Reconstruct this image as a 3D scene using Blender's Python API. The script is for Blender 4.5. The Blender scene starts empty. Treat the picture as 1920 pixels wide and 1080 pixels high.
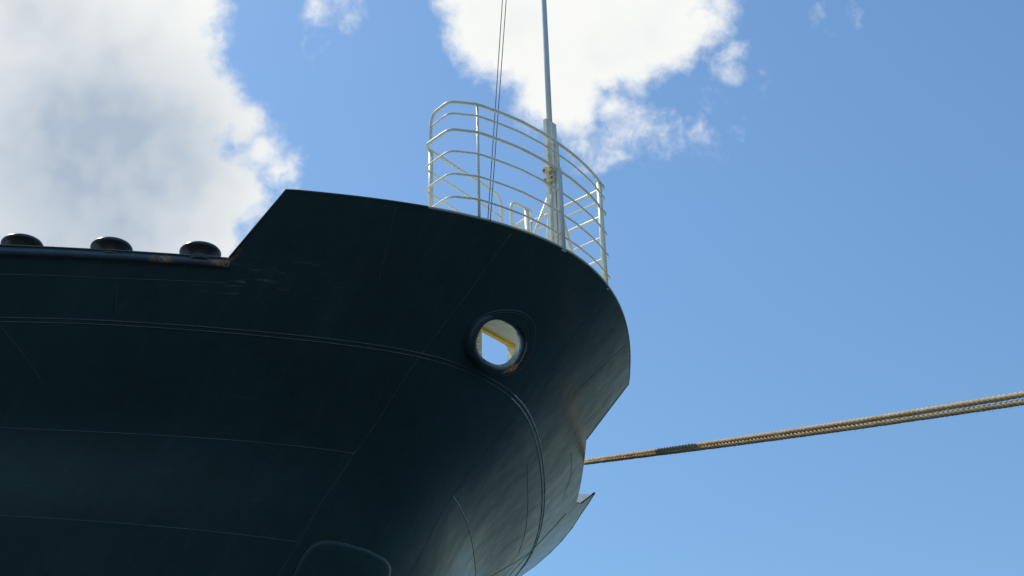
import bpy, bmesh, math, random
import numpy as np
from mathutils import Vector, Matrix
random.seed(7)
R = math.radians
scene = bpy.context.scene
COL = scene.collection

# ---------------------------------------------------------------- camera
F_PX, PITCH, ROLL = 2901.08, R(30.5136), R(-1.6886)
cam_d = bpy.data.cameras.new('camera')
cam_d.sensor_width = 36.0
cam_d.lens = F_PX / 1920.0 * 36.0
cam_d.clip_start = 0.1
cam_d.clip_end = 6000.0
cam = bpy.data.objects.new('camera', cam_d)
COL.objects.link(cam)
_r = Vector((1, 0, 0)); _f = Vector((0, math.cos(PITCH), math.sin(PITCH))); _u = Vector((0, -math.sin(PITCH), math.cos(PITCH)))
_c, _s = math.cos(ROLL), math.sin(ROLL)
_R = _r * _c + _u * _s; _U = _u * _c - _r * _s
cam.matrix_world = Matrix(((_R.x, _U.x, -_f.x, 0), (_R.y, _U.y, -_f.y, 0), (_R.z, _U.z, -_f.z, 1.7), (0, 0, 0, 1)))
scene.camera = cam

# ---------------------------------------------------------------- light
SUN_EL, SUN_AZ = R(57), R(-54)          # azimuth measured from +Y towards +X
SUN = Vector((math.sin(SUN_AZ) * math.cos(SUN_EL), math.cos(SUN_AZ) * math.cos(SUN_EL), math.sin(SUN_EL)))
sun_d = bpy.data.lights.new('sun', 'SUN')
sun_d.energy = 3.6; sun_d.angle = R(0.53); sun_d.color = (1.0, 0.95, 0.86)
sun_o = bpy.data.objects.new('sun', sun_d); COL.objects.link(sun_o)
sun_o.rotation_euler = SUN.to_track_quat('Z', 'Y').to_euler()
sun_o.location = SUN * 60
scene.view_settings.view_transform = 'Standard'
scene.view_settings.look = 'None'
scene.view_settings.exposure = 0.0
scene.view_settings.gamma = 1.0
scene.view_settings.use_curve_mapping = False
try:
    scene.cycles.max_bounces = 6
    scene.cycles.use_denoising = True
except Exception:
    pass


# ---------------------------------------------------------------- node helper
class NT:
    def __init__(s, tree): s.t = tree; s.n = tree.nodes; s.l = tree.links
    def node(s, typ, **kw):
        nd = s.n.new(typ)
        for k, v in kw.items(): setattr(nd, k, v)
        return nd
    def put(s, sock, v):
        if isinstance(v, (int, float)): sock.default_value = v
        elif isinstance(v, (tuple, list)):
            sock.default_value = (*v, 1.0) if (len(v) == 3 and sock.type == 'RGBA') else v
        else: s.l.new(v, sock)
    def math(s, op, a, b=0.0, c=None, clamp=False):
        nd = s.node('ShaderNodeMath', operation=op, use_clamp=clamp)
        s.put(nd.inputs[0], a); s.put(nd.inputs[1], b)
        if c is not None: s.put(nd.inputs[2], c)
        return nd.outputs[0]
    def add(s, a, b): return s.math('ADD', a, b)
    def sub(s, a, b): return s.math('SUBTRACT', a, b)
    def mul(s, a, b): return s.math('MULTIPLY', a, b)
    def step(s, v, a, b, lo=0.0, hi=1.0):
        nd = s.node('ShaderNodeMapRange', interpolation_type='SMOOTHSTEP')
        s.put(nd.inputs['Value'], v); s.put(nd.inputs['From Min'], a); s.put(nd.inputs['From Max'], b)
        s.put(nd.inputs['To Min'], lo); s.put(nd.inputs['To Max'], hi)
        return nd.outputs['Result']
    def noise(s, vec, scale, detail=3.0, rough=0.55, dist=0.0, col=False):
        nd = s.node('ShaderNodeTexNoise'); nd.noise_dimensions = '3D'
        s.put(nd.inputs['Vector'], vec); nd.inputs['Scale'].default_value = scale
        nd.inputs['Detail'].default_value = detail; nd.inputs['Roughness'].default_value = rough
        nd.inputs['Distortion'].default_value = dist
        return nd.outputs['Color' if col else 'Fac']
    def vec(s, op, a, b=None, out=0):
        nd = s.node('ShaderNodeVectorMath', operation=op)
        s.put(nd.inputs[0], a)
        if b is not None:
            if op == 'SCALE': s.put(nd.inputs['Scale'], b)
            else: s.put(nd.inputs[1], b)
        return nd.outputs['Value'] if op in ('DISTANCE', 'DOT_PRODUCT', 'LENGTH') else nd.outputs[0]
    def comb(s, x, y, z):
        nd = s.node('ShaderNodeCombineXYZ')
        for i, v in enumerate((x, y, z)): s.put(nd.inputs[i], v)
        return nd.outputs[0]
    def mix(s, f, a, b):
        nd = s.node('ShaderNodeMix', data_type='RGBA')
        s.put(nd.inputs[0], f); s.put(nd.inputs[6], a); s.put(nd.inputs[7], b)
        return nd.outputs[2]
    def sep(s, v):
        nd = s.node('ShaderNodeSeparateXYZ'); s.put(nd.inputs[0], v); return nd.outputs
    def blob(s, u, v, cu, cv, ru, rv, inner=0.3):
        """soft oval stain in surface coordinates, 1 inside"""
        a = s.mul(s.sub(u, cu), 1.0 / ru); b = s.mul(s.sub(v, cv), 1.0 / rv)
        d = s.math('SQRT', s.add(s.mul(a, a), s.mul(b, b)))
        return s.step(d, inner, 1.0, 1.0, 0.0)


# ---------------------------------------------------------------- sky with clouds
CLOUD = [(-0.2879, 0.7291, 0.6208, 0.0896, 1.00), (-0.2450, 0.7348, 0.6324, 0.0758, 1.00), (-0.2136, 0.7389, 0.6390, 0.0414, 1.00),
 (-0.1985, 0.7502, 0.6307, 0.0276, 1.00), (-0.2739, 0.7711, 0.5748, 0.0896, 1.00), (-0.2199, 0.7711, 0.5975, 0.0517, 1.00),
 (-0.2357, 0.8049, 0.5446, 0.0758, 1.00), (-0.2948, 0.7977, 0.5261, 0.0896, 1.00), (-0.1849, 0.7805, 0.5972, 0.0293, 1.00),
 (-0.1675, 0.7894, 0.5906, 0.0235, 1.00), (-0.1566, 0.8000, 0.5792, 0.0215, 1.00), (-0.1470, 0.8090, 0.5694, 0.0185, 1.00),
 (-0.1760, 0.8130, 0.5550, 0.0330, 1.00), (-0.2012, 0.8212, 0.5340, 0.0414, 1.00), (-0.1417, 0.8162, 0.5602, 0.0097, 1.00),
 (-0.1847, 0.7588, 0.6245, 0.0076, 1.00),
 (0.0188, 0.7586, 0.6513, 0.0586, 1.00), (-0.0151, 0.7569, 0.6534, 0.0327, 1.00), (-0.0336, 0.7540, 0.6560, 0.0190, 1.00),
 (0.0592, 0.7646, 0.6417, 0.0517, 1.00), (0.0962, 0.7642, 0.6378, 0.0396, 1.00), (0.1196, 0.7616, 0.6369, 0.0241, 1.00),
 (0.0346, 0.7863, 0.6169, 0.0396, 1.00), (0.0461, 0.7960, 0.6035, 0.0240, 1.00), (0.0660, 0.7960, 0.6015, 0.0160, 1.00),
 (0.0093, 0.7800, 0.6257, 0.0276, 1.00), (0.1347, 0.7497, 0.6479, 0.0155, 1.00), (0.0824, 0.7787, 0.6220, 0.0241, 1.00),
 (0.0228, 0.7410, 0.6711, 0.0758, 1.00), (0.0867, 0.7397, 0.6674, 0.0586, 1.00),
 (0.1255, 0.8005, 0.5860, 0.0259, 0.50), (0.1051, 0.8090, 0.5783, 0.0207, 0.50), (0.1420, 0.7749, 0.6159, 0.0150, 0.75),
 (0.1564, 0.7824, 0.6029, 0.0140, 0.58), (-0.1053, 0.7504, 0.6525, 0.0210, 0.76), (0.2083, 0.7461, 0.6324, 0.0170, 0.70),
 (-0.1206, 0.7666, 0.6306, 0.0103, 0.52), (0.0900, 0.8050, 0.5864, 0.0241, 0.66), (0.0542, 0.8095, 0.5847, 0.0241, 0.72)]
CORE = [(-0.2600, 0.7880, 0.5580, 0.1400, 1.00), (-0.2970, 0.7553, 0.5842, 0.0827, 0.50),
        (-0.2244, 0.7842, 0.5785, 0.0448, 0.50), (-0.2879, 0.7291, 0.6208, 0.0900, 0.52)]
world = bpy.data.worlds.new('World'); scene.world = world; world.use_nodes = True
w = NT(world.node_tree); w.n.clear()
tc = w.node('ShaderNodeTexCoord')
DIR = w.vec('NORMALIZE', tc.outputs['Generated'])
sky = w.node('ShaderNodeTexSky'); sky.sky_type = 'NISHITA'; sky.sun_disc = False
sky.sun_elevation = SUN_EL; sky.sun_rotation = SUN_AZ
sky.altitude = 0.0; sky.air_density = 1.4; sky.dust_density = 0.8; sky.ozone_density = 10.0
bg_sky = w.node('ShaderNodeBackground'); w.put(bg_sky.inputs['Color'], w.vec('MULTIPLY', sky.outputs[0], (0.975, 1.03, 0.965))); bg_sky.inputs['Strength'].default_value = 0.142


SC = 0.021
warp = w.noise(DIR, 24.0, 3.0, 0.55, col=True)
DW = w.vec('ADD', DIR, w.vec('SCALE', w.vec('SUBTRACT', warp, (0.5, 0.5, 0.5)), 0.016))
acc = None
for (x, y, z, r, k) in CLOUD:
    q = w.math('MULTIPLY_ADD', w.vec('DISTANCE', DW, (x, y, z)), -1.0 / SC, r / SC)
    if k < 1: q = w.math('MINIMUM', q, k - 0.50)
    acc = q if acc is None else w.math('SMOOTH_MAX', acc, q, 0.25)
far = w.noise(DIR, 3.1, 2.0, 0.5)                      # the rest of the sky: scattered fair-weather cumulus
acc = w.math('MAXIMUM', acc, w.mul(w.sub(far, 0.67), 14.0))
acc = w.math('MINIMUM', acc, 1.6)
DS = w.vec('ADD', DW, (SUN.x * 0.007, SUN.y * 0.007, SUN.z * 0.007))


def billow(d, detail):
    return w.add(w.mul(w.sub(w.noise(d, 30.0, detail, 0.60), 0.5), 1.5), w.mul(w.sub(w.noise(d, 95.0, detail, 0.62), 0.5), 0.75))


b0 = billow(DW, 6.0)
b1 = w.noise(w.vec('ADD', DIR, (SUN.x * 0.02, SUN.y * 0.02, SUN.z * 0.02)), 13.0, 3.0, 0.5)
b2 = w.noise(DIR, 13.0, 4.0, 0.5)
dens = w.add(acc, b0)
alpha = w.step(dens, -0.05, 0.85)
core = None
for (x, y, z, r, k) in CORE:
    q = w.step(w.vec('DISTANCE', DW, (x, y, z)), r * 0.15, r, k, 0.0)
    core = q if core is None else w.math('MAXIMUM', core, q)
core = w.math('MAXIMUM', core, w.mul(w.step(far, 0.71, 0.82), 0.8))
shade = w.step(w.add(w.sub(b1, b2), w.mul(w.sub(b0, 0.0), -0.05)), -0.10, 0.14, 0.0, 1.0)
thick = w.step(dens, 0.5, 1.6)
lit = w.sub(1.0, w.mul(core, w.add(0.80, w.mul(shade, 0.16))))
lit = w.sub(lit, w.mul(w.mul(shade, thick), 0.12))
lit = w.math('ADD', lit, 0.0, clamp=True)
ccol = w.mix(lit, (0.42, 0.51, 0.62), (0.95, 0.96, 0.94))
bg_cl = w.node('ShaderNodeBackground'); w.put(bg_cl.inputs['Color'], ccol); bg_cl.inputs['Strength'].default_value = 1.0
mx = w.node('ShaderNodeMixShader'); w.put(mx.inputs[0], alpha); w.l.new(bg_sky.outputs[0], mx.inputs[1]); w.l.new(bg_cl.outputs[0], mx.inputs[2])
wo = w.node('ShaderNodeOutputWorld'); w.l.new(mx.outputs[0], wo.inputs['Surface'])

# ---------------------------------------------------------------- hull form: ship coordinates x forward, y to port, z up, metres
S = 0.6
PSI = R(-38.99006)
ORG = (1.6634, 14.9681)
LV = [(11.3992, -1.9714, 2.8495, .4991, -.2717, .0989),
      (10.2456, -4.3497, 3.3411, -1.4166, 1.2166, -.2481),
      (9.3578, -6.0838, 1.6630, .9980, -.2330, .0534),
      (8.4556, -7.4423, 1.5280, 1.1540, .0050, -.0502),
      (7.55, -8.50, 1.45, 1.15, 0, -.05),
      (5.5, -10.0, 1.3, 1.1, 0, -.05),
      (2.0, -11.3, 1.1, 1.0, 0, -.04),
      (-2.5, -11.8, .9, .95, 0, -.04)]
LZ = np.array([l[0] for l in LV]); LC = np.array([l[1:] for l in LV])
SL = (LC[:-1] - LC[1:]) / (LZ[:-1] - LZ[1:])[:, None]
MT = np.vstack([SL[0], SL[0], (SL[1:-1] + SL[2:]) / 2, SL[-1]])
WK, DD = 2.3, 5.0
_cc = {}


def coef(z):
    k = round(z, 6)
    if k in _cc: return _cc[k]
    if z >= LZ[1]: r = LC[1] + SL[0] * (z - LZ[1])
    else:
        i = 1
        while i < len(LZ) - 2 and z < LZ[i + 1]: i += 1
        z0, z1 = LZ[i], LZ[i + 1]; h = z1 - z0; t = (z - z0) / h
        r = (2*t**3 - 3*t*t + 1) * LC[i] + (t**3 - 2*t*t + t) * h * MT[i] + (-2*t**3 + 3*t*t) * LC[i+1] + (t**3 - t*t) * h * MT[i+1]
    _cc[k] = r = tuple(float(v) for v in r)
    return r


def surf(wv, z):
    x0, a, b, c, d = coef(z); v = abs(wv); k = min(v, WK)
    y = a*k + b*k**2 + c*k**3 + d*k**4
    if v > WK:
        m = max((a + 2*b*k + 3*c*k*k + 4*d*k**3) / (2*k), .15); s = v*v - k*k
        y += m * DD * (1 - math.exp(-s / DD))
    return Vector(((x0 - v*v) * S, (y if wv >= 0 else -y) * S, z))


def normal(wv, z):
    e = 1e-3
    a = surf(wv + e, z) - surf(wv - e, z); b = surf(wv, z + e) - surf(wv, z - e)
    n = a.cross(b).normalized(); p = surf(wv, z)
    return n if n.x * (p.x + 12) + n.y * p.y > 0 else -n


def off(wv, z, d): return surf(wv, z) + normal(wv, z) * d


ZT, ZL, Z3, Z4, Z5 = 11.3992, 10.829, 10.2456, 9.3578, 8.4556
WC, WL = 1.595, 1.655
TOPK = [(0, ZT), (WC, ZT), (WL, ZL), (2.288, ZL), (2.365, 10.925), (2.405, 11.118), (2.52, 11.0), (2.9, 10.93), (9, 10.9)]


def top(wv):
    v = abs(wv)
    if wv < -2.2: v = max(2.2, v - .55)          # the near side keeps its low gunwale farther aft
    return float(np.interp(v, [k[0] for k in TOPK], [k[1] for k in TOPK]))


# ---------------------------------------------------------------- object helpers
def world_of(p):
    c, s = math.cos(PSI), math.sin(PSI)
    return Vector((ORG[0] + c * p[0] - s * p[1], ORG[1] + s * p[0] + c * p[1], p[2]))


def tag(o, label=None, cat=None, group=None, kind=None):
    if label: o['label'] = label
    if cat: o['category'] = cat
    if group: o['group'] = group
    if kind: o['kind'] = kind
    return o


def thing(name, at, label, cat, group=None, ship=True):
    """Empty at the base of a thing; `at` is in ship coordinates (or world when ship=False)"""
    o = bpy.data.objects.new(name, None); COL.objects.link(o)
    at = Vector(at)
    o.location = world_of(at) if ship else at
    o.rotation_euler = (0, 0, PSI if ship else 0)
    o.empty_display_size = 0.3
    o['_ox'], o['_oy'], o['_oz'] = at
    return tag(o, label, cat, group)


def build(name, verts, faces, mat, parent=None, uv=None, smooth=True, origin=None):
    """one mesh object; a child's vertices are given in the same coordinates as its thing's base"""
    me = bpy.data.meshes.new(name)
    root = parent
    while root is not None and root.parent is not None: root = root.parent
    o0 = Vector((root['_ox'], root['_oy'], root['_oz'])) if root is not None else Vector(origin or (0, 0, 0))
    me.from_pydata([tuple(Vector(v) - o0) for v in verts], [], faces)
    if uv is not None:
        lay = me.uv_layers.new(name='UVMap')
        for lp in me.loops: lay.data[lp.index].uv = uv[lp.vertex_index]
    if smooth: me.polygons.foreach_set('use_smooth', [True] * len(me.polygons))
    me.materials.append(mat)
    o = bpy.data.objects.new(name, me); COL.objects.link(o)
    if parent is not None: o.parent = parent
    else: o.location = o0
    return o


def grid(us, vs, fn, keep=None):
    V = []; UV = []
    for v in vs:
        for u in us:
            p, uvw = fn(u, v); V.append(p); UV.append(uvw)
    n = len(us); Fc = []
    for j in range(len(vs) - 1):
        for i in range(n - 1):
            f = (j*n+i, j*n+i+1, (j+1)*n+i+1, (j+1)*n+i)
            if keep is None or keep([V[k] for k in f]): Fc.append(f)
    return V, Fc, UV


def tube(pts, r, n=8, closed=False, uvf=None, flat=None):
    """swept tube; r a number or one per point; returns verts, faces, uv (u along, v around)"""
    pts = [Vector(p) for p in pts]; m = len(pts)
    rad = r if isinstance(r, (list, tuple)) else [r] * m
    T = []
    for i in range(m):
        a = pts[(i-1) % m] if (closed or i > 0) else pts[i]; b = pts[(i+1) % m] if (closed or i < m-1) else pts[i]
        T.append((b - a).normalized())
    up = Vector((0, 0, 1)) if abs(T[0].z) < 0.9 else Vector((1, 0, 0))
    nx = (up - T[0] * up.dot(T[0])).normalized()
    V = []; UV = []; L = 0.0
    for i in range(m):
        if i: L += (pts[i] - pts[i-1]).length
        nx = (nx - T[i] * nx.dot(T[i])).normalized(); ny = T[i].cross(nx)
        for k in range(n):
            a = 2 * math.pi * k / n
            V.append(pts[i] + (nx * math.cos(a) + ny * math.sin(a)) * rad[i]); UV.append((uvf[i] if uvf else L, k / n))
    Fc = []
    for i in range(m if closed else m - 1):
        for k in range(n):
            a, b = i*n+k, i*n+(k+1) % n; c, d = ((i+1) % m)*n+(k+1) % n, ((i+1) % m)*n+k
            Fc.append((a, b, c, d))
    if not closed:
        Fc.append(tuple(range(n - 1, -1, -1))); Fc.append(tuple((m-1)*n + k for k in range(n)))
    return V, Fc, UV


def fillet(pts, r, n=7, closed=False):
    pts = [Vector(p) for p in pts]; out = []
    for i, p in enumerate(pts):
        if i in (0, len(pts) - 1): out.append(p); continue
        a = (pts[i-1] - p); b = (pts[i+1] - p)
        ang = a.angle(b); rr = r[i] if isinstance(r, (list, tuple)) else r
        if ang > 3.05 or rr <= 0: out.append(p); continue
        d = min(rr / math.tan(ang / 2), a.length * .48, b.length * .48)
        p0 = p + a.normalized() * d; p1 = p + b.normalized() * d
        for k in range(n + 1):
            t = k / n
            out.append(p0 * (1-t)**2 + p * 2*t*(1-t) + p1 * t*t)
    return out


def lathe(profile, centre, n=36, axis=None):
    V = []; Fc = []; m = len(profile); c = Vector(centre)
    for k in range(n):
        a = 2 * math.pi * k / n
        for (r, z) in profile: V.append(c + Vector((r * math.cos(a), r * math.sin(a), z)))
    for k in range(n):
        for j in range(m - 1):
            Fc.append((k*m+j, ((k+1) % n)*m+j, ((k+1) % n)*m+j+1, k*m+j+1))
    return V, Fc


def box(x0, x1, y0, y1, z0, z1, bev=0.0):
    V = [(x, y, z) for x in (x0, x1) for y in (y0, y1) for z in (z0, z1)]
    Fc = [(0, 1, 3, 2), (4, 6, 7, 5), (0, 4, 5, 1), (2, 3, 7, 6), (0, 2, 6, 4), (1, 5, 7, 3)]
    return V, Fc


def merge(*parts):
    V = []; Fc = []
    for v, f in parts:
        o = len(V); V += list(v); Fc += [tuple(i + o for i in q) for q in f]
    return V, Fc


# ---------------------------------------------------------------- materials
def mat(name):
    m = bpy.data.materials.new(name); m.use_nodes = True
    t = NT(m.node_tree); b = t.n['Principled BSDF']
    return m, t, b


def paint(name, col, rough=0.42, dirt=0.25, dirtcol=(0.30, 0.27, 0.20), scale=9.0, rust=0.0, spec=0.5, metallic=0.0):
    m, t, b = mat(name)
    co = t.node('ShaderNodeTexCoord').outputs['Object']
    n1 = t.noise(co, scale, 5.0, 0.6); n2 = t.noise(co, scale * 5, 4.0, 0.6)
    c = t.mix(t.mul(t.step(n1, 0.45, 0.75), dirt), col, dirtcol)
    if rust:
        c = t.mix(t.mul(t.step(n2, 0.69 - rust * .1, 0.76 - rust * .1), 0.9), c, (0.22, 0.075, 0.022))
    t.put(b.inputs['Base Color'], c)
    t.put(b.inputs['Roughness'], t.add(rough - 0.06, t.mul(n2, 0.14)))
    b.inputs['Metallic'].default_value = metallic
    b.inputs['Specular IOR Level'].default_value = spec
    bp = t.node('ShaderNodeBump'); bp.inputs['Strength'].default_value = 0.12; bp.inputs['Distance'].default_value = 0.004
    t.put(bp.inputs['Height'], n2); t.l.new(bp.outputs[0], b.inputs['Normal'])
    return m


HULL_COL = (0.0340, 0.0590, 0.0620)


def hull_material(name='hull_paint'):
    m, t, b = mat(name)
    uv = t.node('ShaderNodeUVMap').outputs[0]
    U, V, _ = t.sep(uv)
    co = t.node('ShaderNodeTexCoord').outputs['Object']
    big = t.noise(co, 0.8, 4.0, 0.6); mid = t.noise(co, 5.0, 5.0, 0.62); fine = t.noise(co, 45.0, 4.0, 0.6)
    # run-off streaks follow the plating downwards: quick change along the girth, slow change in height
    st = t.noise(t.comb(t.mul(U, 17.0), t.mul(V, 0.9), 0.0), 1.0, 4.0, 0.6)
    st2 = t.noise(t.comb(t.mul(U, 60.0), t.mul(V, 2.2), 3.0), 1.0, 3.0, 0.6)
    base = t.mix(t.step(big, 0.35, 0.7), HULL_COL, (0.0350, 0.0720, 0.0740))
    base = t.mix(t.mul(t.step(t.add(t.mul(st, .6), t.mul(st2, .4)), 0.50, 0.72), 0.55), base, (0.070, 0.088, 0.086))
    base = t.mix(t.mul(t.step(mid, 0.5, 0.8), 0.5), base, (0.022, 0.034, 0.034))
    # sky sheen painted into the colour on the port bow, broken into chalky scuffs
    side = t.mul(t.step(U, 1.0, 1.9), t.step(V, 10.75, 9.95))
    sheen_scuffs = t.mul(side, t.add(0.16, t.mul(t.step(t.add(t.mul(st, 0.75), t.mul(st2, 0.3)), 0.42, 0.68), 0.75)))
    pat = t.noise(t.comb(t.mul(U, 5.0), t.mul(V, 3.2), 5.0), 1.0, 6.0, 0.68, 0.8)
    sheen_scuffs = t.mul(sheen_scuffs, t.add(0.35, t.mul(t.step(pat, 0.40, 0.60), 0.95)))
    base = t.mix(t.math('MULTIPLY', sheen_scuffs, 0.85, clamp=True), base, (0.28, 0.345, 0.36))
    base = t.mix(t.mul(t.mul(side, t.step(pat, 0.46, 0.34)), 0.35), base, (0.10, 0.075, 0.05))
    # brown run along the flare to the end of the raised bulwark
    du = t.sub(U, 1.0)
    zc = t.math('MULTIPLY_ADD', t.mul(du, du), 0.46, 10.645)
    wob = t.mul(t.sub(mid, 0.5), 0.05)
    dist = t.math('ABSOLUTE', t.add(t.sub(V, zc), wob))
    run = t.mul(t.mul(t.step(dist, 0.012, 0.075, 1.0, 0.0), t.step(U, 0.55, 1.3)), t.step(U, 1.64, 1.6))
    base = t.mix(t.mul(run, 0.60), base, (0.22, 0.135, 0.06))
    rn2 = t.noise(t.comb(t.mul(U, 26.0), t.mul(V, 3.0), 11.0), 1.0, 4.0, 0.65)
    stem = t.mul(t.mul(t.mul(t.step(U, 1.15, 1.5), t.step(V, 11.05, 10.75)), t.step(V, 10.35, 10.6)), t.step(rn2, 0.50, 0.64))
    base = t.mix(t.mul(stem, 0.35), base, (0.20, 0.14, 0.09))
    # pale scuffs and scratches aft of the break in the bulwark
    sc = t.noise(t.comb(t.mul(U, 9.0), t.mul(V, 34.0), 1.0), 1.0, 4.0, 0.65, 0.6)
    scm = t.mul(t.blob(U, V, -1.45, 10.66, 0.36, 0.30, 0.2), t.step(sc, 0.58, 0.70))
    base = t.mix(t.mul(scm, 0.8), base, (0.21, 0.215, 0.205))
    scr = t.noise(t.comb(t.mul(U, 3.0), t.mul(V, 60.0), 7.0), 1.0, 2.0, 0.5, 1.2)
    base = t.mix(t.mul(t.mul(t.step(scr, 0.69, 0.74), t.step(big, 0.42, 0.6)), 0.5), base, (0.13, 0.14, 0.14))
    # rust where the raised bulwark starts
    rn = t.noise(co, 26.0, 5.0, 0.7)
    rm = t.mul(t.blob(U, V, -1.655, 10.86, 0.035, 0.11, 0.2), t.step(rn, 0.42, 0.52))
    base = t.mix(rm, base, t.mix(t.step(mid, 0.4, 0.6), (0.26, 0.10, 0.035), (0.42, 0.33, 0.20)))
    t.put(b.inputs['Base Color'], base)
    ro = t.add(0.17, t.add(t.mul(mid, 0.14), t.mul(st, 0.10)))
    t.put(b.inputs['Roughness'], t.add(ro, t.mul(sheen_scuffs, 0.06)))
    b.inputs['Specular IOR Level'].default_value = 0.5
    b.inputs['Specular Tint'].default_value = (0.55, 0.86, 1.0, 1.0)
    wave = t.noise(co, 1.7, 2.0, 0.5)
    h = t.add(t.mul(wave, 0.028), t.add(t.mul(mid, 0.0015), t.mul(fine, 0.0002)))
    bp = t.node('ShaderNodeBump'); bp.inputs['Strength'].default_value = 0.55; bp.inputs['Distance'].default_value = 1.0
    t.put(bp.inputs['Height'], h); t.l.new(bp.outputs[0], b.inputs['Normal'])
    return m


def pipe_material():
    """gunwale pipe: glossy dark paint with two rusty knocks; u of the map is the hull girth coordinate"""
    m, t, b = mat('gunwale_paint')
    U, V, _ = t.sep(t.node('ShaderNodeUVMap').outputs[0])
    co = t.node('ShaderNodeTexCoord').outputs['Object']
    mid = t.noise(co, 6.0, 5.0, 0.65); rn = t.noise(co, 28.0, 5.0, 0.7)
    base = t.mix(t.step(mid, 0.4, 0.7), (0.055, 0.082, 0.112), (0.085, 0.108, 0.130))
    k1 = t.step(t.math('ABSOLUTE', t.add(U, 1.655)), 0.02, 0.075, 1.0, 0.0)
    k2 = t.step(t.math('ABSOLUTE', t.add(U, 1.868)), 0.01, 0.05, 1.0, 0.0)
    rn = t.noise(co, 13.0, 6.0, 0.7)
    low = t.step(t.math('ABSOLUTE', t.sub(V, 0.36)), 0.10, 0.22, 1.0, 0.2)
    rm = t.mul(t.mul(t.math('MAXIMUM', k1, k2), low), t.step(rn, 0.40, 0.52))
    base = t.mix(rm, base, t.mix(t.step(t.noise(co, 40.0, 4.0, 0.6), 0.4, 0.6), (0.30, 0.10, 0.035), (0.50, 0.34, 0.19)))
    t.put(b.inputs['Base Color'], base)
    t.put(b.inputs['Roughness'], t.add(t.add(0.22, t.mul(mid, 0.22)), t.mul(rm, 0.4)))
    bp = t.node('ShaderNodeBump'); bp.inputs['Strength'].default_value = 0.4; bp.inputs['Distance'].default_value = 0.006
    t.put(bp.inputs['Height'], t.add(mid, t.mul(rn, 0.4))); t.l.new(bp.outputs[0], b.inputs['Normal'])
    return m


def chock_material():
    """cast chock: dark gloss paint, worn metal throat paled with painted sunlight, scabs of rust on the outer lip"""
    m, t, b = mat('chock_paint')
    U, V, _ = t.sep(t.node('ShaderNodeUVMap').outputs[0])      # u angle 0..1, v position across the lip 0..1
    co = t.node('ShaderNodeTexCoord').outputs['Object']
    mid = t.noise(co, 9.0, 5.0, 0.65); rn = t.noise(co, 30.0, 5.0, 0.75)
    base = t.mix(t.step(mid, 0.4, 0.7), (0.026, 0.044, 0.058), (0.045, 0.062, 0.075))
    inner = t.step(V, 0.40, 0.22)
    worn_lit = t.mul(inner, t.step(mid, 0.30, 0.50))
    base = t.mix(t.mul(worn_lit, 0.9), base, (0.62, 0.62, 0.60))  # bright throat colour carries the sunlight on the inner lip
    rm = t.mul(t.blob(U, V, 0.900, 0.60, 0.075, 0.24, 0.55), t.step(rn, 0.38, 0.46))
    rust = t.mix(t.step(t.noise(co, 60.0, 4.0, 0.6), 0.42, 0.6), (0.40, 0.13, 0.06), (0.75, 0.56, 0.40))
    base = t.mix(rm, base, rust)
    t.put(b.inputs['Base Color'], base)
    t.put(b.inputs['Roughness'], t.add(t.add(0.24, t.mul(mid, 0.18)), t.mul(rm, 0.45)))
    t.put(b.inputs['Metallic'], t.mul(worn_lit, 0.5))
    bp = t.node('ShaderNodeBump'); bp.inputs['Strength'].default_value = 0.5; bp.inputs['Distance'].default_value = 0.008
    t.put(bp.inputs['Height'], t.add(t.mul(mid, 0.5), t.mul(t.mul(rm, rn), 1.5))); t.l.new(bp.outputs[0], b.inputs['Normal'])
    return m


def rope_material(name, a, c):
    m, t, b = mat(name)
    co = t.node('ShaderNodeTexCoord').outputs['Object']
    U, V, _ = t.sep(t.node('ShaderNodeUVMap').outputs[0])
    n1 = t.noise(co, 3.0, 4.0, 0.6); n2 = t.noise(co, 160.0, 4.0, 0.65)
    yarn = t.noise(t.comb(t.mul(U, 14.0), t.mul(V, 9.0), 0.0), 6.0, 3.0, 0.6)
    col = t.mix(t.step(t.add(t.mul(n1, .5), t.mul(yarn, .5)), 0.36, 0.66), a, c)
    col = t.mix(t.mul(t.step(n2, 0.55, 0.8), 0.3), col, (0.22, 0.13, 0.06))
    t.put(b.inputs['Base Color'], col); b.inputs['Roughness'].default_value = 0.85
    b.inputs['Specular IOR Level'].default_value = 0.2
    bp = t.node('ShaderNodeBump'); bp.inputs['Strength'].default_value = 0.8; bp.inputs['Distance'].default_value = 0.006
    t.put(bp.inputs['Height'], t.add(n2, yarn)); t.l.new(bp.outputs[0], b.inputs['Normal'])
    return m


def water_material():
    m, t, b = mat('harbour_water')
    co = t.node('ShaderNodeTexCoord').outputs['Object']
    b.inputs['Base Color'].default_value = (0.010, 0.035, 0.042, 1)
    b.inputs['Roughness'].default_value = 0.08
    b.inputs['IOR'].default_value = 1.33
    h = t.add(t.noise(co, 0.5, 4.0, 0.55), t.mul(t.noise(co, 2.5, 4.0, 0.6), 0.35))
    bp = t.node('ShaderNodeBump'); bp.inputs['Strength'].default_value = 0.7; bp.inputs['Distance'].default_value = 0.35
    t.put(bp.inputs['Height'], h); t.l.new(bp.outputs[0], b.inputs['Normal'])
    return m


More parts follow.
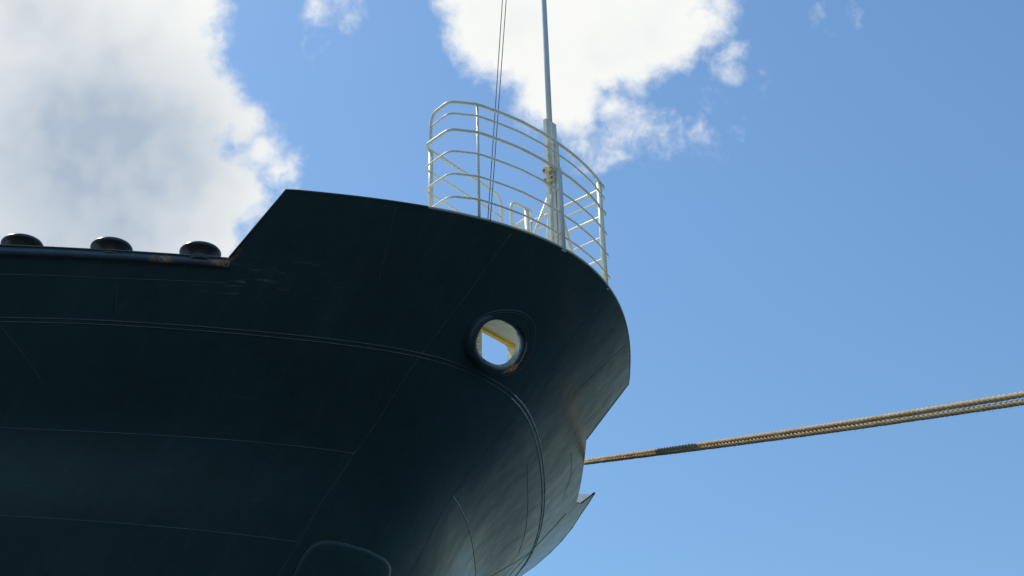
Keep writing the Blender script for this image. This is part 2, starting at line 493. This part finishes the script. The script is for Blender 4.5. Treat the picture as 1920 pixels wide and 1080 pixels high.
M_HULL = hull_material()
M_WELD = paint('weld_paint', (0.085, 0.105, 0.110), 0.38, 0.6, (0.18, 0.18, 0.165), 3.0)  # paler than the hull: sky light caught by the beads is in the colour
M_WELD_LIT = paint('lit_weld_paint', (0.52, 0.58, 0.58), 0.4, 0.8, (0.16, 0.20, 0.21), 2.5)  # brighter beads to starboard's far side: catch-light put into the paint colour
M_PIPE = pipe_material()
M_CHOCK = chock_material()
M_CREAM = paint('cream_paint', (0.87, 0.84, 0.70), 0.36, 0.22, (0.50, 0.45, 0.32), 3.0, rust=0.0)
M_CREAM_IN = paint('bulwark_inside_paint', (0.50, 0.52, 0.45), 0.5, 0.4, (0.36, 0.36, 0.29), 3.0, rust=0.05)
M_GREY = paint('flagstaff_paint', (0.74, 0.77, 0.77), 0.42, 0.25, (0.45, 0.44, 0.38), 5.0)
M_RUSTY = paint('bracket_paint', (0.74, 0.64, 0.36), 0.5, 0.4, (0.40, 0.28, 0.12), 14.0, rust=0.5)
M_BOLT = paint('rusty_bolt', (0.50, 0.20, 0.04), 0.75, 0.7, (0.16, 0.05, 0.02), 40.0)
M_YELLOW = paint('yellow_paint', (0.78, 0.50, 0.045), 0.45, 0.3, (0.45, 0.25, 0.05), 8.0)
M_ROLLER = paint('roller_paint', (0.050, 0.068, 0.088), 0.26, 0.8, (0.12, 0.085, 0.045), 7.0)
M_DECK = paint('deck_paint', (0.16, 0.20, 0.17), 0.6, 0.5, (0.10, 0.09, 0.07), 2.0)
M_SCAB = paint('flaking_rust', (0.52, 0.23, 0.12), 0.9, 0.9, (0.78, 0.60, 0.44), 22.0)
M_EDGE = paint('worn_edge_paint', (0.035, 0.050, 0.050), 0.75, 0.5, (0.12, 0.10, 0.07), 6.0)
M_WIRE = paint('halyard_fibre', (0.10, 0.10, 0.11), 0.7, 0.3, (0.06, 0.06, 0.06), 20.0)
M_ROPE = rope_material('rope_fibre', (0.68, 0.45, 0.21), (0.88, 0.66, 0.39))
M_CONC = paint('quay_paving', (0.06, 0.06, 0.057), 0.9, 0.5, (0.055, 0.053, 0.05), 0.4)
M_WATER = water_material()

# ---------------------------------------------------------------- setting: water and quay
tag(build('water', [(-3000, -3000, -1.9), (3000, -3000, -1.9), (3000, 3000, -1.9), (-3000, 3000, -1.9)], [(0, 1, 2, 3)], M_WATER), 'dark harbour water around the ship', kind='structure')
qv, qf = box(-150, 150, -200, 4.2, -8, 0)
tag(build('quay', qv, qf, M_CONC, smooth=False), 'grey paved quay below the bow', kind='structure')

# ---------------------------------------------------------------- the ship
SHIP = thing('ship', (0, 0, -1.9), 'dark blue-green ship with blunt flared bow and raised bulwark overhead', 'ship')
WEND = 5.4


def ws(z):
    return float(np.interp(z, [2, 7.55, 8.13, 8.46, 8.85, 9.36, 9.85, 10.25, 10.47, 10.9, 11.4], [.70, .70, .70, .67, .68, .655, .575, .54, .53, .51, .50]))


def wa(z): return 1.02 + (z - 10.76) * .205


def wspan(a, b, st=0.03):
    """girth stations between a and b with every corner of the bulwark line on one of them"""
    ks = sorted({a, b} | {s * k for k in (WC, WL, 2.288, 2.365, 2.405, 2.52, 2.9) for s in (-1, 1) if a < s * k < b} | {-k for k in (2.838, 2.955, 3.07) if a < -k < b})
    out = []
    for i in range(len(ks) - 1):
        m = (abs(ks[i]) + abs(ks[i+1])) / 2
        n = max(1, int(math.ceil((ks[i+1] - ks[i]) / (st if m < 2.6 else .16))))
        out += [ks[i] + (ks[i+1] - ks[i]) * k / n for k in range(n)]
    return out + [ks[-1]]


# chock frame (used for the opening in the plating as well)
CH_C = Vector((-2.30, -0.15, 10.565)); CH_T = R(36)
CH_A = Vector((math.cos(CH_T), 0, -math.sin(CH_T))); CH_U = Vector((math.sin(CH_T), 0, math.cos(CH_T))); CH_Y = Vector((0, 1, 0))
CH_HY, CH_HU, CH_RT = 0.352, 0.250, 0.057


def chock_in(p, grow):
    d = Vector(p) - CH_C
    a = abs(d.dot(CH_Y)) / (CH_HY + grow); u = abs(d.dot(CH_U)) / (CH_HU + grow)
    return a**2.3 + u**2.3 < 1


def plate(lo, hi, zb, zt_fn, nz, keep=None, st=0.03, name='hull_plate'):
    """one shell plate between girth lines lo(z), hi(z) and heights zb .. zt_fn(w)"""
    const = not (callable(lo) or callable(hi))
    if const: us = wspan(lo, hi, st)
    else: us = [k / 40 for k in range(41)] if keep is None else [k / 72 for k in range(73)]
    vs = [k / nz for k in range(nz + 1)]

    def fn(u, v):
        if const: wv = u; z = zb + (zt_fn(wv) - zb) * v
        else:
            z = zb + (zt_fn(0) - zb) * v
            l = lo(z) if callable(lo) else lo; h = hi(z) if callable(hi) else hi
            wv = l + (h - l) * u
        return surf(wv, z), (wv, z)
    V, Fc, UV = grid(us, vs, fn, keep)
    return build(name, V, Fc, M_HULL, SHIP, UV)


cz = lambda z: (lambda _w: z)
nws = lambda z: -ws(z)
nwa = lambda z: -wa(z)
# upper strake, knuckle to bulwark top
plate(-WEND, -1.93, Z3, top, 16)
def plate_mixed(sgn):
    """plate between the wa seam and a constant station, following the bulwark line"""
    us = wspan(0.0, 1.0, .5)
    brk = [1.2, 1.35, 1.5, WC, WL, 1.75, 1.85, 1.93] if sgn < 0 else [1.2, 1.35, 1.5, WC, WL, 1.8, 1.95, 2.1, 2.288, 2.325, 2.365, 2.385, 2.405, 2.46, 2.52, 2.7, 2.9, 3.2, 3.6, 4.2, 4.8, WEND]
    fine = []
    prev = 1.0
    for bk in brk:
        n = max(1, int((bk - prev) / .04)) if bk < 2.6 else 2
        fine += [prev + (bk - prev) * k / n for k in range(n)]; prev = bk
    fine.append(brk[-1])
    def fn(u, v):
        z = Z3 + (top(u) - Z3) * v
        wv = max(u, wa(z)) if u > 1.0 else wa(z)
        # stations squeeze against the slanting seam
        if u < 1.35: wv = wa(z) + (1.35 - wa(z)) * (u - 1.0) / .35
        return surf(sgn * wv, z), (sgn * wv, z)
    V, Fc, UV = grid(fine, [k / 24 for k in range(25)], fn)
    build('hull_plate', V, Fc, M_HULL, SHIP, UV)
plate_mixed(-1); plate_mixed(1)
plate(nwa, nws, Z3, cz(ZT), 24)
plate(ws, wa, Z3, cz(ZT), 24)
plate(nws, ws, Z3, cz(ZT), 64, keep=lambda q: not all(chock_in(p, CH_RT * 0.95) for p in q))
for (zb, zt_, nz) in ((Z4, Z3, 14), (Z5, Z4, 14), (7.55, Z5, 10), (5.5, 7.55, 10), (2.0, 5.5, 8), (-2.4, 2.0, 8)):
    plate(-WEND, -0.76, zb, cz(zt_), nz)
    plate(-0.76, nws, zb, cz(zt_), nz)
    plate(nws, ws, zb, cz(zt_), nz)
    plate(ws, 0.76, zb, cz(zt_), nz)
    plate(0.76, WEND, zb, cz(zt_), nz)
# flat closing bulkhead far aft, deck, and painted inside of the bulwark
zs = [-2.4, 0, 2, 4, 5.5, 7, 8.4, 9.4, 10.24]
V = [surf(-WEND, z) for z in zs] + [surf(WEND, z) for z in zs]
build('aft_bulkhead', V, [(i, i+1, len(zs)+i+1, len(zs)+i) for i in range(len(zs)-1)], M_HULL, SHIP, [(v.y, v.z) for v in V])
dw = wspan(-WEND, WEND, .12)
Vd = [off(u, 10.13, -.01) for u in dw]
build('deck', Vd, [tuple(range(len(Vd)))], M_DECK, SHIP, smooth=False)
lu = wspan(-WEND, WEND, .05)
V, Fc, UV = grid(lu, [k / 26 for k in range(27)], lambda u, v: (off(u, 10.13 + (top(u) - 10.13) * v, -.022), (u, v)), keep=lambda q: not any(chock_in(p, CH_RT * 1.3) for p in q))
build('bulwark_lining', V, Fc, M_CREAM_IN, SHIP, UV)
# cap bar along the bulwark edge: raised bow part, then the two after parts
def cap(us, r, m, name, dz=0.0, d=-.011, n=8):
    pts = [off(u, top(u) + dz, d) for u in us]
    V, Fc, UV = tube(pts, r, n, uvf=list(us)); return build(name, V, Fc, m, SHIP, UV)
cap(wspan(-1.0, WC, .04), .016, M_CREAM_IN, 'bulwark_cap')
cap([-WL] + wspan(-WC, -1.0, .04), .016, M_EDGE, 'bulwark_cap')
cap([WC, (WC + WL) / 2, WL], .016, M_EDGE, 'bulwark_cap')
for s in (-1, 1):
    us = wspan(2.400, WEND, .06) if s > 0 else wspan(-WEND, -2.95, .06)
    cap(us, .017, M_EDGE, 'bulwark_cap')
    us = wspan(WL - .01, 2.32, .03) if s > 0 else wspan(-2.86, -WL + .01, .03)
    pts = [off(u, ZL - .046, .005 if s < 0 else -.05) for u in us]
    V, Fc, UV = tube(pts, .046, 14, uvf=us); build('gunwale_pipe', V, Fc, M_PIPE, SHIP, UV)
# wing bracket closing the after bulwark at its forward end
for s in (-1, 1):
    k = 0 if s > 0 else .55
    T0 = off(s * (2.408 + k), 11.10, -.02); B0 = off(s * (2.30 + k), 10.72, -.02)
    inn = Vector((-.45, -s * .45, 0))
    q = [T0, B0, B0 + inn, T0 + inn]; e = Vector((.012, 0, 0))
    build('bulwark_bracket', [p for p in q] + [p - e for p in q], [(0, 1, 2, 3), (7, 6, 5, 4), (0, 4, 5, 1), (1, 5, 6, 2), (2, 6, 7, 3), (3, 7, 4, 0)], M_CREAM, SHIP, smooth=False)

# weld beads
def bead(chain, r, d=0.0, m=None):
    pts = [off(u, z, d) for (u, z) in chain]
    rad = [r * (0.85 + 0.3 * random.random()) for _ in pts]
    V, Fc, UV = tube(pts, rad, 6); return build('weld_seam', V, Fc, m or M_WELD, SHIP, UV)
def dense(chain, n=10):
    out = []
    for i in range(len(chain) - 1):
        for k in range(n):
            t = k / n; out.append((chain[i][0] * (1-t) + chain[i+1][0] * t, chain[i][1] * (1-t) + chain[i+1][1] * t))
    return out + [chain[-1]]
full = wspan(-3.4, 3.4, .03)
for dz in (-.017, .017): bead([(u, Z3 + dz) for u in full if u <= .36], .0075); bead([(u, Z3 + dz) for u in full if u >= .33], .0088, .001, M_WELD_LIT)
bead([(u, 10.605 + max(0, u + 2.0) * .06) for u in wspan(-3.4, -1.61, .03)], .0048)
for z, e in ((Z4, .655), (Z5, .68)):
    bead([(u, z) for u in wspan(-3.4, -e, .03)], .0058)
    bead([(u, z) for u in wspan(e, 3.4, .03)], .0075, 0, M_WELD_LIT)
zz = [7.4 + k * .05 for k in range(80)]
for s in (-1, 1): bead([(s * ws(z), z) for z in zz if z < 11.38], .0042 if s < 0 else .0036)
bead([(-wa(z), z) for z in [10.72 + .03 * k for k in range(22)]], .0036)
bead([(wa(z), z) for z in [10.72 + .03 * k for k in range(22)]], .003)
bead(dense([(-1.96, 10.56), (-1.905, 10.29)]), .0036)
bead(dense([(-2.30, 10.33), (-2.133, 9.97), (-2.035, 9.722)]), .003)
bead(dense([(1.18, 10.09), (1.40, 10.06), (1.585, 10.05), (1.924, 10.02), (2.1, 9.97)]), .0042)
bead(dense([(2.0, 9.5), (2.072, 9.675), (2.208, 9.988), (2.305, 10.249)]), .005)
bead(dense([(2.28, 10.69), (2.305, 10.249), (2.33, 9.9), (2.36, 9.5)]), .005)
bead(dense([(1.60, 10.62), (1.85, 10.64), (2.02, 10.56)]), .0035)

# raised access plate low on the centre line
def panel_pt(a, b):
    # rounded four-sided outline: a,b in -1..1
    wl, wr = -.61, .42
    wv = (wl + wr) / 2 + (wr - wl) / 2 * a; z = 7.95 + .56 * b + (-.02 * a if b > 0 else 0)
    return wv, z
ring = []
for k in range(64):
    an = 2 * math.pi * k / 64
    ca, sa = math.cos(an), math.sin(an)
    ring.append(panel_pt(math.copysign(abs(ca)**.28, ca), math.copysign(abs(sa)**.28, sa)))
cw, czm = -.095, 7.95
V = []; Fc = []; rows = [(1.0, 0.0), (1.0, .020), (.985, .030), (.93, .032), (.7, .032), (.45, .032), (.2, .032)]
for (s, d) in rows: V += [off(cw + (u - cw) * s, czm + (z - czm) * s, d) for (u, z) in ring]
for j in range(len(rows) - 1):
    for k in range(64): Fc.append((j*64+k, j*64+(k+1) % 64, (j+1)*64+(k+1) % 64, (j+1)*64+k))
V.append(off(cw, czm, .032)); c0 = len(V) - 1; j = len(rows) - 1
for k in range(64): Fc.append((j*64+k, j*64+(k+1) % 64, c0))
AP = build('access_plate', V, Fc, M_HULL, SHIP, [(cw, 8.2)] * len(V))
V, Fc, UV = tube([off(u, z, .004) for (u, z) in ring], .006, 6, closed=True)
build('weld_seam', V, Fc, M_WELD, AP, UV)

# ---- chock: superelliptic ring with a fat round lip and a collar that runs back into the plating
prof = [(0.05, -.10), (0.018, -.06), (0.004, -.03)]
for k in range(13):
    a = math.pi - math.pi * k / 12
    prof.append((CH_RT + CH_RT * math.cos(a), CH_RT * math.sin(a) * .95))
prof += [(2*CH_RT, -.04), (2*CH_RT + .004, -.09), (2*CH_RT + .012, -.14), (2*CH_RT + .02, -.19)]
NA = 96; V = []; UV = []; Fc = []; m = len(prof)
for k in range(NA):
    an = 2 * math.pi * k / NA; ca, sa = math.cos(an), math.sin(an)
    ey = math.copysign(abs(ca)**(2/2.3), ca); eu = math.copysign(abs(sa)**(2/2.3), sa)
    for j, (r, a) in enumerate(prof):
        V.append(CH_C + CH_Y * (ey * (CH_HY + r)) + CH_U * (eu * (CH_HU + r)) + CH_A * (a + .045)); UV.append((k / NA, j / (m - 1)))
for k in range(NA):
    for j in range(m - 1):
        Fc.append((k*m+j, ((k+1) % NA)*m+j, ((k+1) % NA)*m+j+1, k*m+j+1))
CHK = build('bullnose_chock', V, Fc, M_CHOCK, SHIP, UV)
tag(CHK, 'oval chock opening with glossy rounded lip and rust scab')
# scab of rust lifting off the lip at its lower outer corner
rv = []; rf = []; rnd = random.Random(5); ks = range(0, 15); js = range(6, 18)
for k in ks:
    an = 2 * math.pi * (.862 + k * .0062); ca, sa = math.cos(an), math.sin(an)
    ey = math.copysign(abs(ca)**(2/2.3), ca); eu = math.copysign(abs(sa)**(2/2.3), sa)
    for j in js:
        r, a = prof[min(j, len(prof) - 1)]
        e = .004 + .016 * rnd.random() * (1 - abs(k - 7) / 8)
        rv.append(CH_C + CH_Y * (ey * (CH_HY + r + e * .7)) + CH_U * (eu * (CH_HU + r + e * .7)) + CH_A * (a + .045 + e))
nj = len(js)
for k in range(len(ks) - 1):
    for j in range(nj - 1):
        d = math.hypot((k - 6.5) / 7.0, (j - 5) / 5.6)
        if d + rnd.uniform(-.35, .35) < .85: rf.append((k*nj+j, (k+1)*nj+j, (k+1)*nj+j+1, k*nj+j+1))
tag(build('rust_scab', rv, rf, M_SCAB, CHK, smooth=False), 'flaking orange-brown rust on the lower right of the lip')
# doubler ring welded round it on the plating
ringp = []
for k in range(72):
    an = 2 * math.pi * k / 72; ca, sa = math.cos(an), math.sin(an)
    ca, sa = math.copysign(abs(ca)**.85, ca), math.copysign(abs(sa)**.85, sa)
    ringp.append((-.052 + .24 * ca - .139 * sa, 10.55 + .116 * ca + .239 * sa))
for s, r in ((1.0, .0065), (.93, .0045)):
    V, Fc, UV = tube([off(-.052 + (u + .052) * s, 10.55 + (z - 10.55) * s, .001) for (u, z) in ringp], r, 6, closed=True)
    build('weld_seam', V, Fc, M_WELD, CHK, UV)

# ---- platform inside the bow, seen through the chock
PLT = thing('lookout_platform', (-3.05, 0.2, 10.13), 'pale platform with yellow edge beam seen through the oval hull opening', 'platform')
fr = [off(u, ZT - .12, -.05) for u in [-.78 + .06 * k for k in range(27)]]
out = [Vector((-3.02, -1.42, 0))] + fr + [Vector((-3.02, 1.42, 0))]
n = len(out)
V = [Vector((p.x, p.y, ZT - .10)) for p in out] + [Vector((p.x, p.y, ZT - .075)) for p in out]
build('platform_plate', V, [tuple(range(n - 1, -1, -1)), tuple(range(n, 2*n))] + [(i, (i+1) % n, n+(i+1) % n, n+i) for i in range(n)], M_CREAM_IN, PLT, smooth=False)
v, f = box(-3.075, -3.022, -1.42, 1.42, ZT - .142, ZT - .07); build('edge_beam', v, f, M_YELLOW, PLT, smooth=False)
v, f = box(-3.09, -3.03, -1.42, 1.42, ZT - .068, ZT - .05); build('edge_strip', v, f, M_CREAM, PLT, smooth=False)
for (y, yw) in ((-1.25, .16), (.14, .38), (1.12, .16)):
    v, f = box(-3.16, -3.08, y, y + yw, 10.16, ZT - .07); build('post', v, f, M_CREAM, PLT, smooth=False)
V = [(-3.06, y, z) for (y, z) in ((1.20, ZT - .145), (.98, ZT - .145), (1.20, ZT - .38))]
V += [(x - .012, y, z) for (x, y, z) in V]
build('gusset', V, [(0, 1, 2), (5, 4, 3), (0, 3, 4, 1), (1, 4, 5, 2), (2, 5, 3, 0)], M_CREAM, PLT, smooth=False)
for k in range(6):
    c = Vector((-3.065, .43, ZT - .17 - .062 * k))
    lk = [c + Vector((.004 if k % 2 else -.002, .018 * math.cos(a), .036 * math.sin(a))) for a in [2 * math.pi * i / 14 for i in range(14)]]
    v, f, u = tube(lk, .0055, 6, closed=True); build('chain_link', v, f, M_CREAM, PLT)

# ---------------------------------------------------------------- roller fairleads on the gunwale
RP = [(-5.145, -4.87, 'roller fairlead nearest the left edge of the picture'), (-4.474, -4.173, 'middle one of the three dark roller fairleads on the gunwale'), (-3.817, -3.457, 'roller fairlead closest to the rusty start of the raised bulwark')]
rz = 10.788
prof_base = [(0.0, 0.0), (.145, 0.0), (.15, .012), (.14, .03), (.12, .035)]
prof_drum = [(.12, .03), (.115, .045), (.118, .065), (.135, .085), (.165, .105), (.205, .12)]
prof_cap = [(.19, .115), (.220, .120), (.232, .131), (.232, .143), (.220, .162), (.18, .182), (.11, .196), (.0, .201)]
first = None
for (x, y, lab) in RP:
    if first is None:
        t = thing('roller_fairlead', (x, y, rz), lab, 'fairlead', 'roller fairleads along the gunwale')
        pa = []
        for nm, pr in (('base_flange', prof_base), ('drum', prof_drum), ('cap', prof_cap)):
            v, f = lathe(pr, (x, y, rz), 40); pa.append(build(nm, v, f, M_ROLLER, t))
        v, f = lathe([(.0, .196), (.028, .196), (.030, .209), (.022, .215), (0, .216)], (x, y, rz), 16); pa.append(build('axle_nut', v, f, M_ROLLER, t))
        first = (t, pa)
    else:
        t = first[0].copy(); COL.objects.link(t); t.location = world_of((x, y, rz)); t['label'] = lab
        t['_ox'], t['_oy'], t['_oz'] = x, y, rz
        for q in first[1]:
            c = q.copy(); COL.objects.link(c); c.parent = t
# deck sill plate that carries the rollers just inside the pipe
us = wspan(-2.84, -1.66, .05)
Vp = [off(u, ZL - .06, -.02) for u in us] + [off(u, ZL - .06, -.02) + Vector((-.42, .42, 0)) for u in us]
Vp = [Vector((p.x, p.y, rz - .008)) for p in Vp]
n = len(us); Vp += [p - Vector((0, 0, .016)) for p in Vp]
Fc = [(i, i+1, n+i+1, n+i) for i in range(n-1)] + [(2*n+i, 3*n+i, 3*n+i+1, 2*n+i+1) for i in range(n-1)] + [(n+i, n+i+1, 3*n+i+1, 3*n+i) for i in range(n-1)]
build('gunwale_sill', Vp, Fc, M_PIPE, SHIP, [(-2.4, .5)] * len(Vp), smooth=False)

# ---------------------------------------------------------------- guard railing on the bow
RL = thing('guard_railing', (-1.6, -.3, ZT), 'cream curved pipe railing standing on top of the raised bow', 'railing')
HH = [1.57, 1.40, 1.16, .85, .53, .21]
def front(y):
    return float(np.interp(y, [-1.75, -1.66, -1.40, -1.10, -.80, -.45, -.15, .15, .5, .75, .95, 1.1], [-1.66, -1.61, -1.445, -1.35, -1.275, -1.232, -1.222, -1.228, -1.265, -1.315, -1.375, -1.43]))
ys_front = [-1.42 + (1.42 + .86) * k / 26 for k in range(27)]
RR = [.0200, .0135, .0185, .013, .013, .013]
NEARC = (-1.60, -1.70); AFTN = (-2.10, -1.60)
for i, h in enumerate(HH):
    z = ZT + h
    mid = [(front(y), y, z) for y in ys_front]
    farc = [(-1.385, 1.03, z), (-2.62, 1.02, z)]
    if i == 0:      # top rail drops to the third rail as a short corner post
        near = [(-2.01, -1.615, ZT + HH[2]), (-2.01, -1.615, z), (-1.66, -1.68, z)]
        path = fillet(near + mid + farc, [0, .13, .16] + [0] * len(mid) + [.07, 0])
    elif i == 1:
        near = [(-2.01, -1.615, z), (-1.66, -1.68, z)]
        path = fillet(near + mid + farc, [0, .16] + [0] * len(mid) + [.07, 0])
    else:
        y_end = -.19
        near = [(-2.12, y_end, z), (-2.115, -1.62, z), (-1.655, -1.68, z)]
        if i == 2: near = [(-2.12, y_end, ZT)] + near
        path = fillet(near + mid + farc, ([0] if i == 2 else []) + [.16 if i == 2 else 0, .11, .16] + [0] * len(mid) + [.07, 0])
    v, f, u = tube(path, RR[i], 10); build('rail', v, f, M_CREAM, RL)
for (x, y, z0, z1, r) in ((front(-1.40) - .012, -1.40, -.02, HH[0], .0165), (-2.115, -1.50, -.02, HH[2], .030), (front(.90) - .015, .90, -.02, HH[0], .035),
                          (-2.62, 1.02, -.1, HH[0], .022), (front(-.16) + .004, -.16, HH[2], HH[0], .015)):
    v, f, u = tube([(x, y, ZT + z0), (x, y, ZT + (z0 + z1) / 2), (x, y, ZT + z1)], r, 12); build('stanchion', v, f, M_CREAM, RL)
v, f, u = tube([(front(-.16) + .004, -.16, ZT - .02), (front(-.16) + .004, -.16, ZT + 1.16), (front(-.16) + .004, -.16, ZT + 1.20)], [.040, .037, .024], 14)
build('stanchion', v, f, M_GREY, RL)
for (x, y) in ((-2.115, -1.50), (front(.90) - .015, .90)):
    v, f = lathe([(0.001, .0), (.040, 0), (.040, .010), (.03, .014)], (x, y, ZT + .008), 16); build('foot_plate', v, f, M_RUSTY, RL)
# small gate hoop on the after side of the platform
GH = thing('gate_hoop', (-2.08, .1, ZT), 'small cream pipe hoop behind the curved bow railing', 'handrail')
hp = fillet([(-2.10, -.02, ZT - .08), (-2.10, -.02, ZT + 1.16), (-2.06, .25, ZT + 1.16), (-2.06, .36, ZT + 1.16), (-2.16, .37, ZT + 1.12), (-2.45, .40, ZT + 1.10)], [0, .10, 0, .04, .05, 0])
v, f, u = tube(hp, .021, 10); build('hoop', v, f, M_CREAM, GH)
v, f, u = tube([(-2.065, .25, ZT - .08), (-2.065, .25, ZT + .5), (-2.065, .25, ZT + 1.14)], .033, 12); build('stanchion', v, f, M_CREAM, GH)
for h in (.83, .50):
    v, f, u = tube([(-2.10, -.02, ZT + h), (-2.08, .12, ZT + h), (-2.065, .25, ZT + h)], .015, 8); build('rail', v, f, M_CREAM, GH)

# ---------------------------------------------------------------- flagstaff
PX, PY = -1.315, -.175
FS = thing('flagstaff', (PX, PY, ZT - .07), 'tall thin pale grey flagstaff bracketed inside the bow railing', 'flagstaff')
v, f, u = tube([(PX, PY, ZT + 1.2), (PX, PY, ZT + 3), (PX, PY, ZT + 6), (PX, PY, ZT + 8.6)], [.036, .036, .031, .022], 16); build('pole', v, f, M_GREY, FS)
v, f = lathe([(0, .11), (.035, .10), (.05, .06), (.05, .02), (.035, -.02), (.02, -.03)], (PX, PY, ZT + 8.6), 16); build('truck', v, f, M_GREY, FS)
v, f, u = tube([(PX, PY - .42, ZT + 8.45), (PX, PY, ZT + 8.45), (PX, PY + .42, ZT + 8.45)], .014, 8); build('yard', v, f, M_GREY, FS)
# the socket: two half channels clasping the pole, one a little shorter
v, f = box(PX - .052, PX - .004, PY - .062, PY + .030, ZT + .0, ZT + 1.955); build('socket_channel', v, f, M_CREAM, FS, smooth=False)
v, f = box(PX - .002, PX + .050, PY - .020, PY + .070, ZT - .05, ZT + 1.90); build('socket_channel', v, f, M_CREAM, FS, smooth=False)
for h in (1.02, 1.17):
    v, f = box(PX - .075, front(-.16) - .02, PY - .085, PY - .063, ZT + h - .04, ZT + h + .04); br = build('bracket', v, f, M_RUSTY, FS, smooth=False)
    for xo in (-.055, .055):
        c = Vector((PX + xo, PY - .086, ZT + h))
        pts = [c, c + Vector((0, -.012, 0)), c + Vector((0, -.020, 0))]
        v, f, u = tube(pts, [.021, .021, .012], 6); build('bolt', v, f, M_BOLT, br)
for (a, b, r) in (((PX - .02, PY + .02, ZT + .95), (-1.95, PY + .05, ZT - .08), .024), ((PX, PY + .05, ZT + .9), (-1.5, .55, ZT - .08), .026), ((PX, PY - .03, ZT + .85), (-1.42, -.22, ZT - .1), .026)):
    a, b = Vector(a), Vector(b)
    v, f, u = tube([a, (a + b) / 2, b], r, 10); build('brace', v, f, M_CREAM, FS)
v, f, u = tube([(PX - .12, PY - .02, ZT + .62), (PX - .12, PY - .02, ZT + .72), (PX - .09, PY - .02, ZT + .75), (PX - .05, PY - .02, ZT + .75)], .009, 8); build('cleat', v, f, M_CREAM, FS)

# two halyards from the masthead
HT = Vector((PX, PY, ZT + 8.5))
for (fx, fy, dx, lab) in ((-1.455, -1.258, -.33, 'thin dark halyard farther from the flagstaff, left of the pair'), (-1.435, -1.238, -.22, 'thin dark halyard nearer the flagstaff, right of the pair')):
    b0 = Vector((fx, fy, ZT - .06)); a0 = HT + Vector((0, dx, -.06))
    base = thing('halyard', b0, lab, 'halyard', 'halyards beside the flagstaff')
    pts = []
    for k in range(25):
        t = k / 24; q = b0.lerp(a0, t); q.z -= .05 * math.sin(math.pi * t); pts.append(q)
    v, f, u = tube(pts, .0055, 6); build('line', v, f, M_WIRE, base)

# ---------------------------------------------------------------- mooring ropes
def rope(pts, r, pitch, label, phase):
    P = [Vector(p) for p in pts]
    # resample finely
    seg = []; tot = 0.0
    for i in range(len(P) - 1): seg.append((P[i+1] - P[i]).length); tot += seg[-1]
    N = int(tot / (pitch / 10)); path = []
    cum = [0]
    for s in seg: cum.append(cum[-1] + s)
    for k in range(N + 1):
        d = tot * k / N; i = min(len(seg) - 1, max(0, int(np.searchsorted(cum, d)) - 1))
        path.append(P[i].lerp(P[i+1], (d - cum[i]) / seg[i]))
    base = thing('mooring_rope', pts[0], label, 'rope', 'mooring ropes leading off the bow', ship=False)
    rnd = random.Random(int(phase * 100))
    wob = [rnd.uniform(-1, 1) for _ in range(N // 6 + 3)]
    for s in range(3):
        sp = []
        for k, q in enumerate(path):
            T = (path[min(N, k+1)] - path[max(0, k-1)]).normalized()
            nx = (Vector((0, 0, 1)) - T * T.z).normalized(); ny = T.cross(nx)
            a = 2 * math.pi * (k / 10 + s / 3) + phase
            j = k / 6; jw = wob[int(j)] * (1 - j % 1) + wob[int(j) + 1] * (j % 1)
            rr = r * .52 * (1 + .10 * jw)
            sp.append(q + (nx * math.cos(a) + ny * math.sin(a)) * rr)
        v, f, u = tube(sp, [r * .53 * (1 + .07 * rnd.uniform(-1, 1)) for _ in sp], 7)
        build('strand', v, f, M_ROPE, base, u)
    fv = []; ff = []; fu = []
    for _ in range(420):                                  # loose fibres standing off the lay
        k = rnd.randrange(int(N * .05), int(N * .42)); q = path[k]
        T = (path[k+1] - path[k-1]).normalized(); nx = (Vector((0, 0, 1)) - T * T.z).normalized(); ny = T.cross(nx)
        a = rnd.uniform(0, 6.283); rad = nx * math.cos(a) + ny * math.sin(a); L = rnd.uniform(.012, .045)
        d = T * rnd.uniform(-1, 1) + rad * rnd.uniform(.2, .9); p0 = q + rad * r * .9
        v, f, u = tube([p0, p0 + d * L * .5, p0 + d * L + Vector((0, 0, -.3 * L))], [.0014, .0012, .0006], 3)
        o = len(fv); fv += v; fu += u; ff += [tuple(i + o for i in g) for g in f]
    tag(build('loose_fibres', fv, ff, M_ROPE, base, fu), kind='stuff')
def bez(a, b, c, n):
    return [Vector(a) * (1-t)**2 + Vector(b) * 2*t*(1-t) + Vector(c) * t*t for t in [k / n for k in range(n + 1)]]
for (z1, d1, z0, lab, ph) in ((.036, 0.0, .012, 'upper of the two tan mooring ropes running off to the right', 0.4), (-.030, .03, -.014, 'lower of the two tan mooring ropes running off to the right', 2.1)):
    start = Vector((.955, 20.70, 10.925 + z0)); right = Vector((4.93, 13.54 + d1, 8.375 + z1))
    dr = (right - start)
    end = start + dr * 3.0; end.z = .05
    mid = start + dr * 1.5; mid.z -= .10
    tail = [start + Vector((-2.0, .15, -.62)), start + Vector((-1.2, .12, -.30)), start + Vector((-.45, .12, -.03))]
    pts = tail + [start + (dr * (k / 40)) + Vector((0, 0, -.10 * math.sin(math.pi * min(1, k / 80)))) for k in range(0, 61)]
    l0 = pts[-1]
    pts += bez(l0, l0 + dr * .75, end, 16)[1:]
    rope(pts, .0325, .22, lab, ph)

for o in bpy.data.objects:
    for k in ('_ox', '_oy', '_oz'):
        if k in o: del o[k]
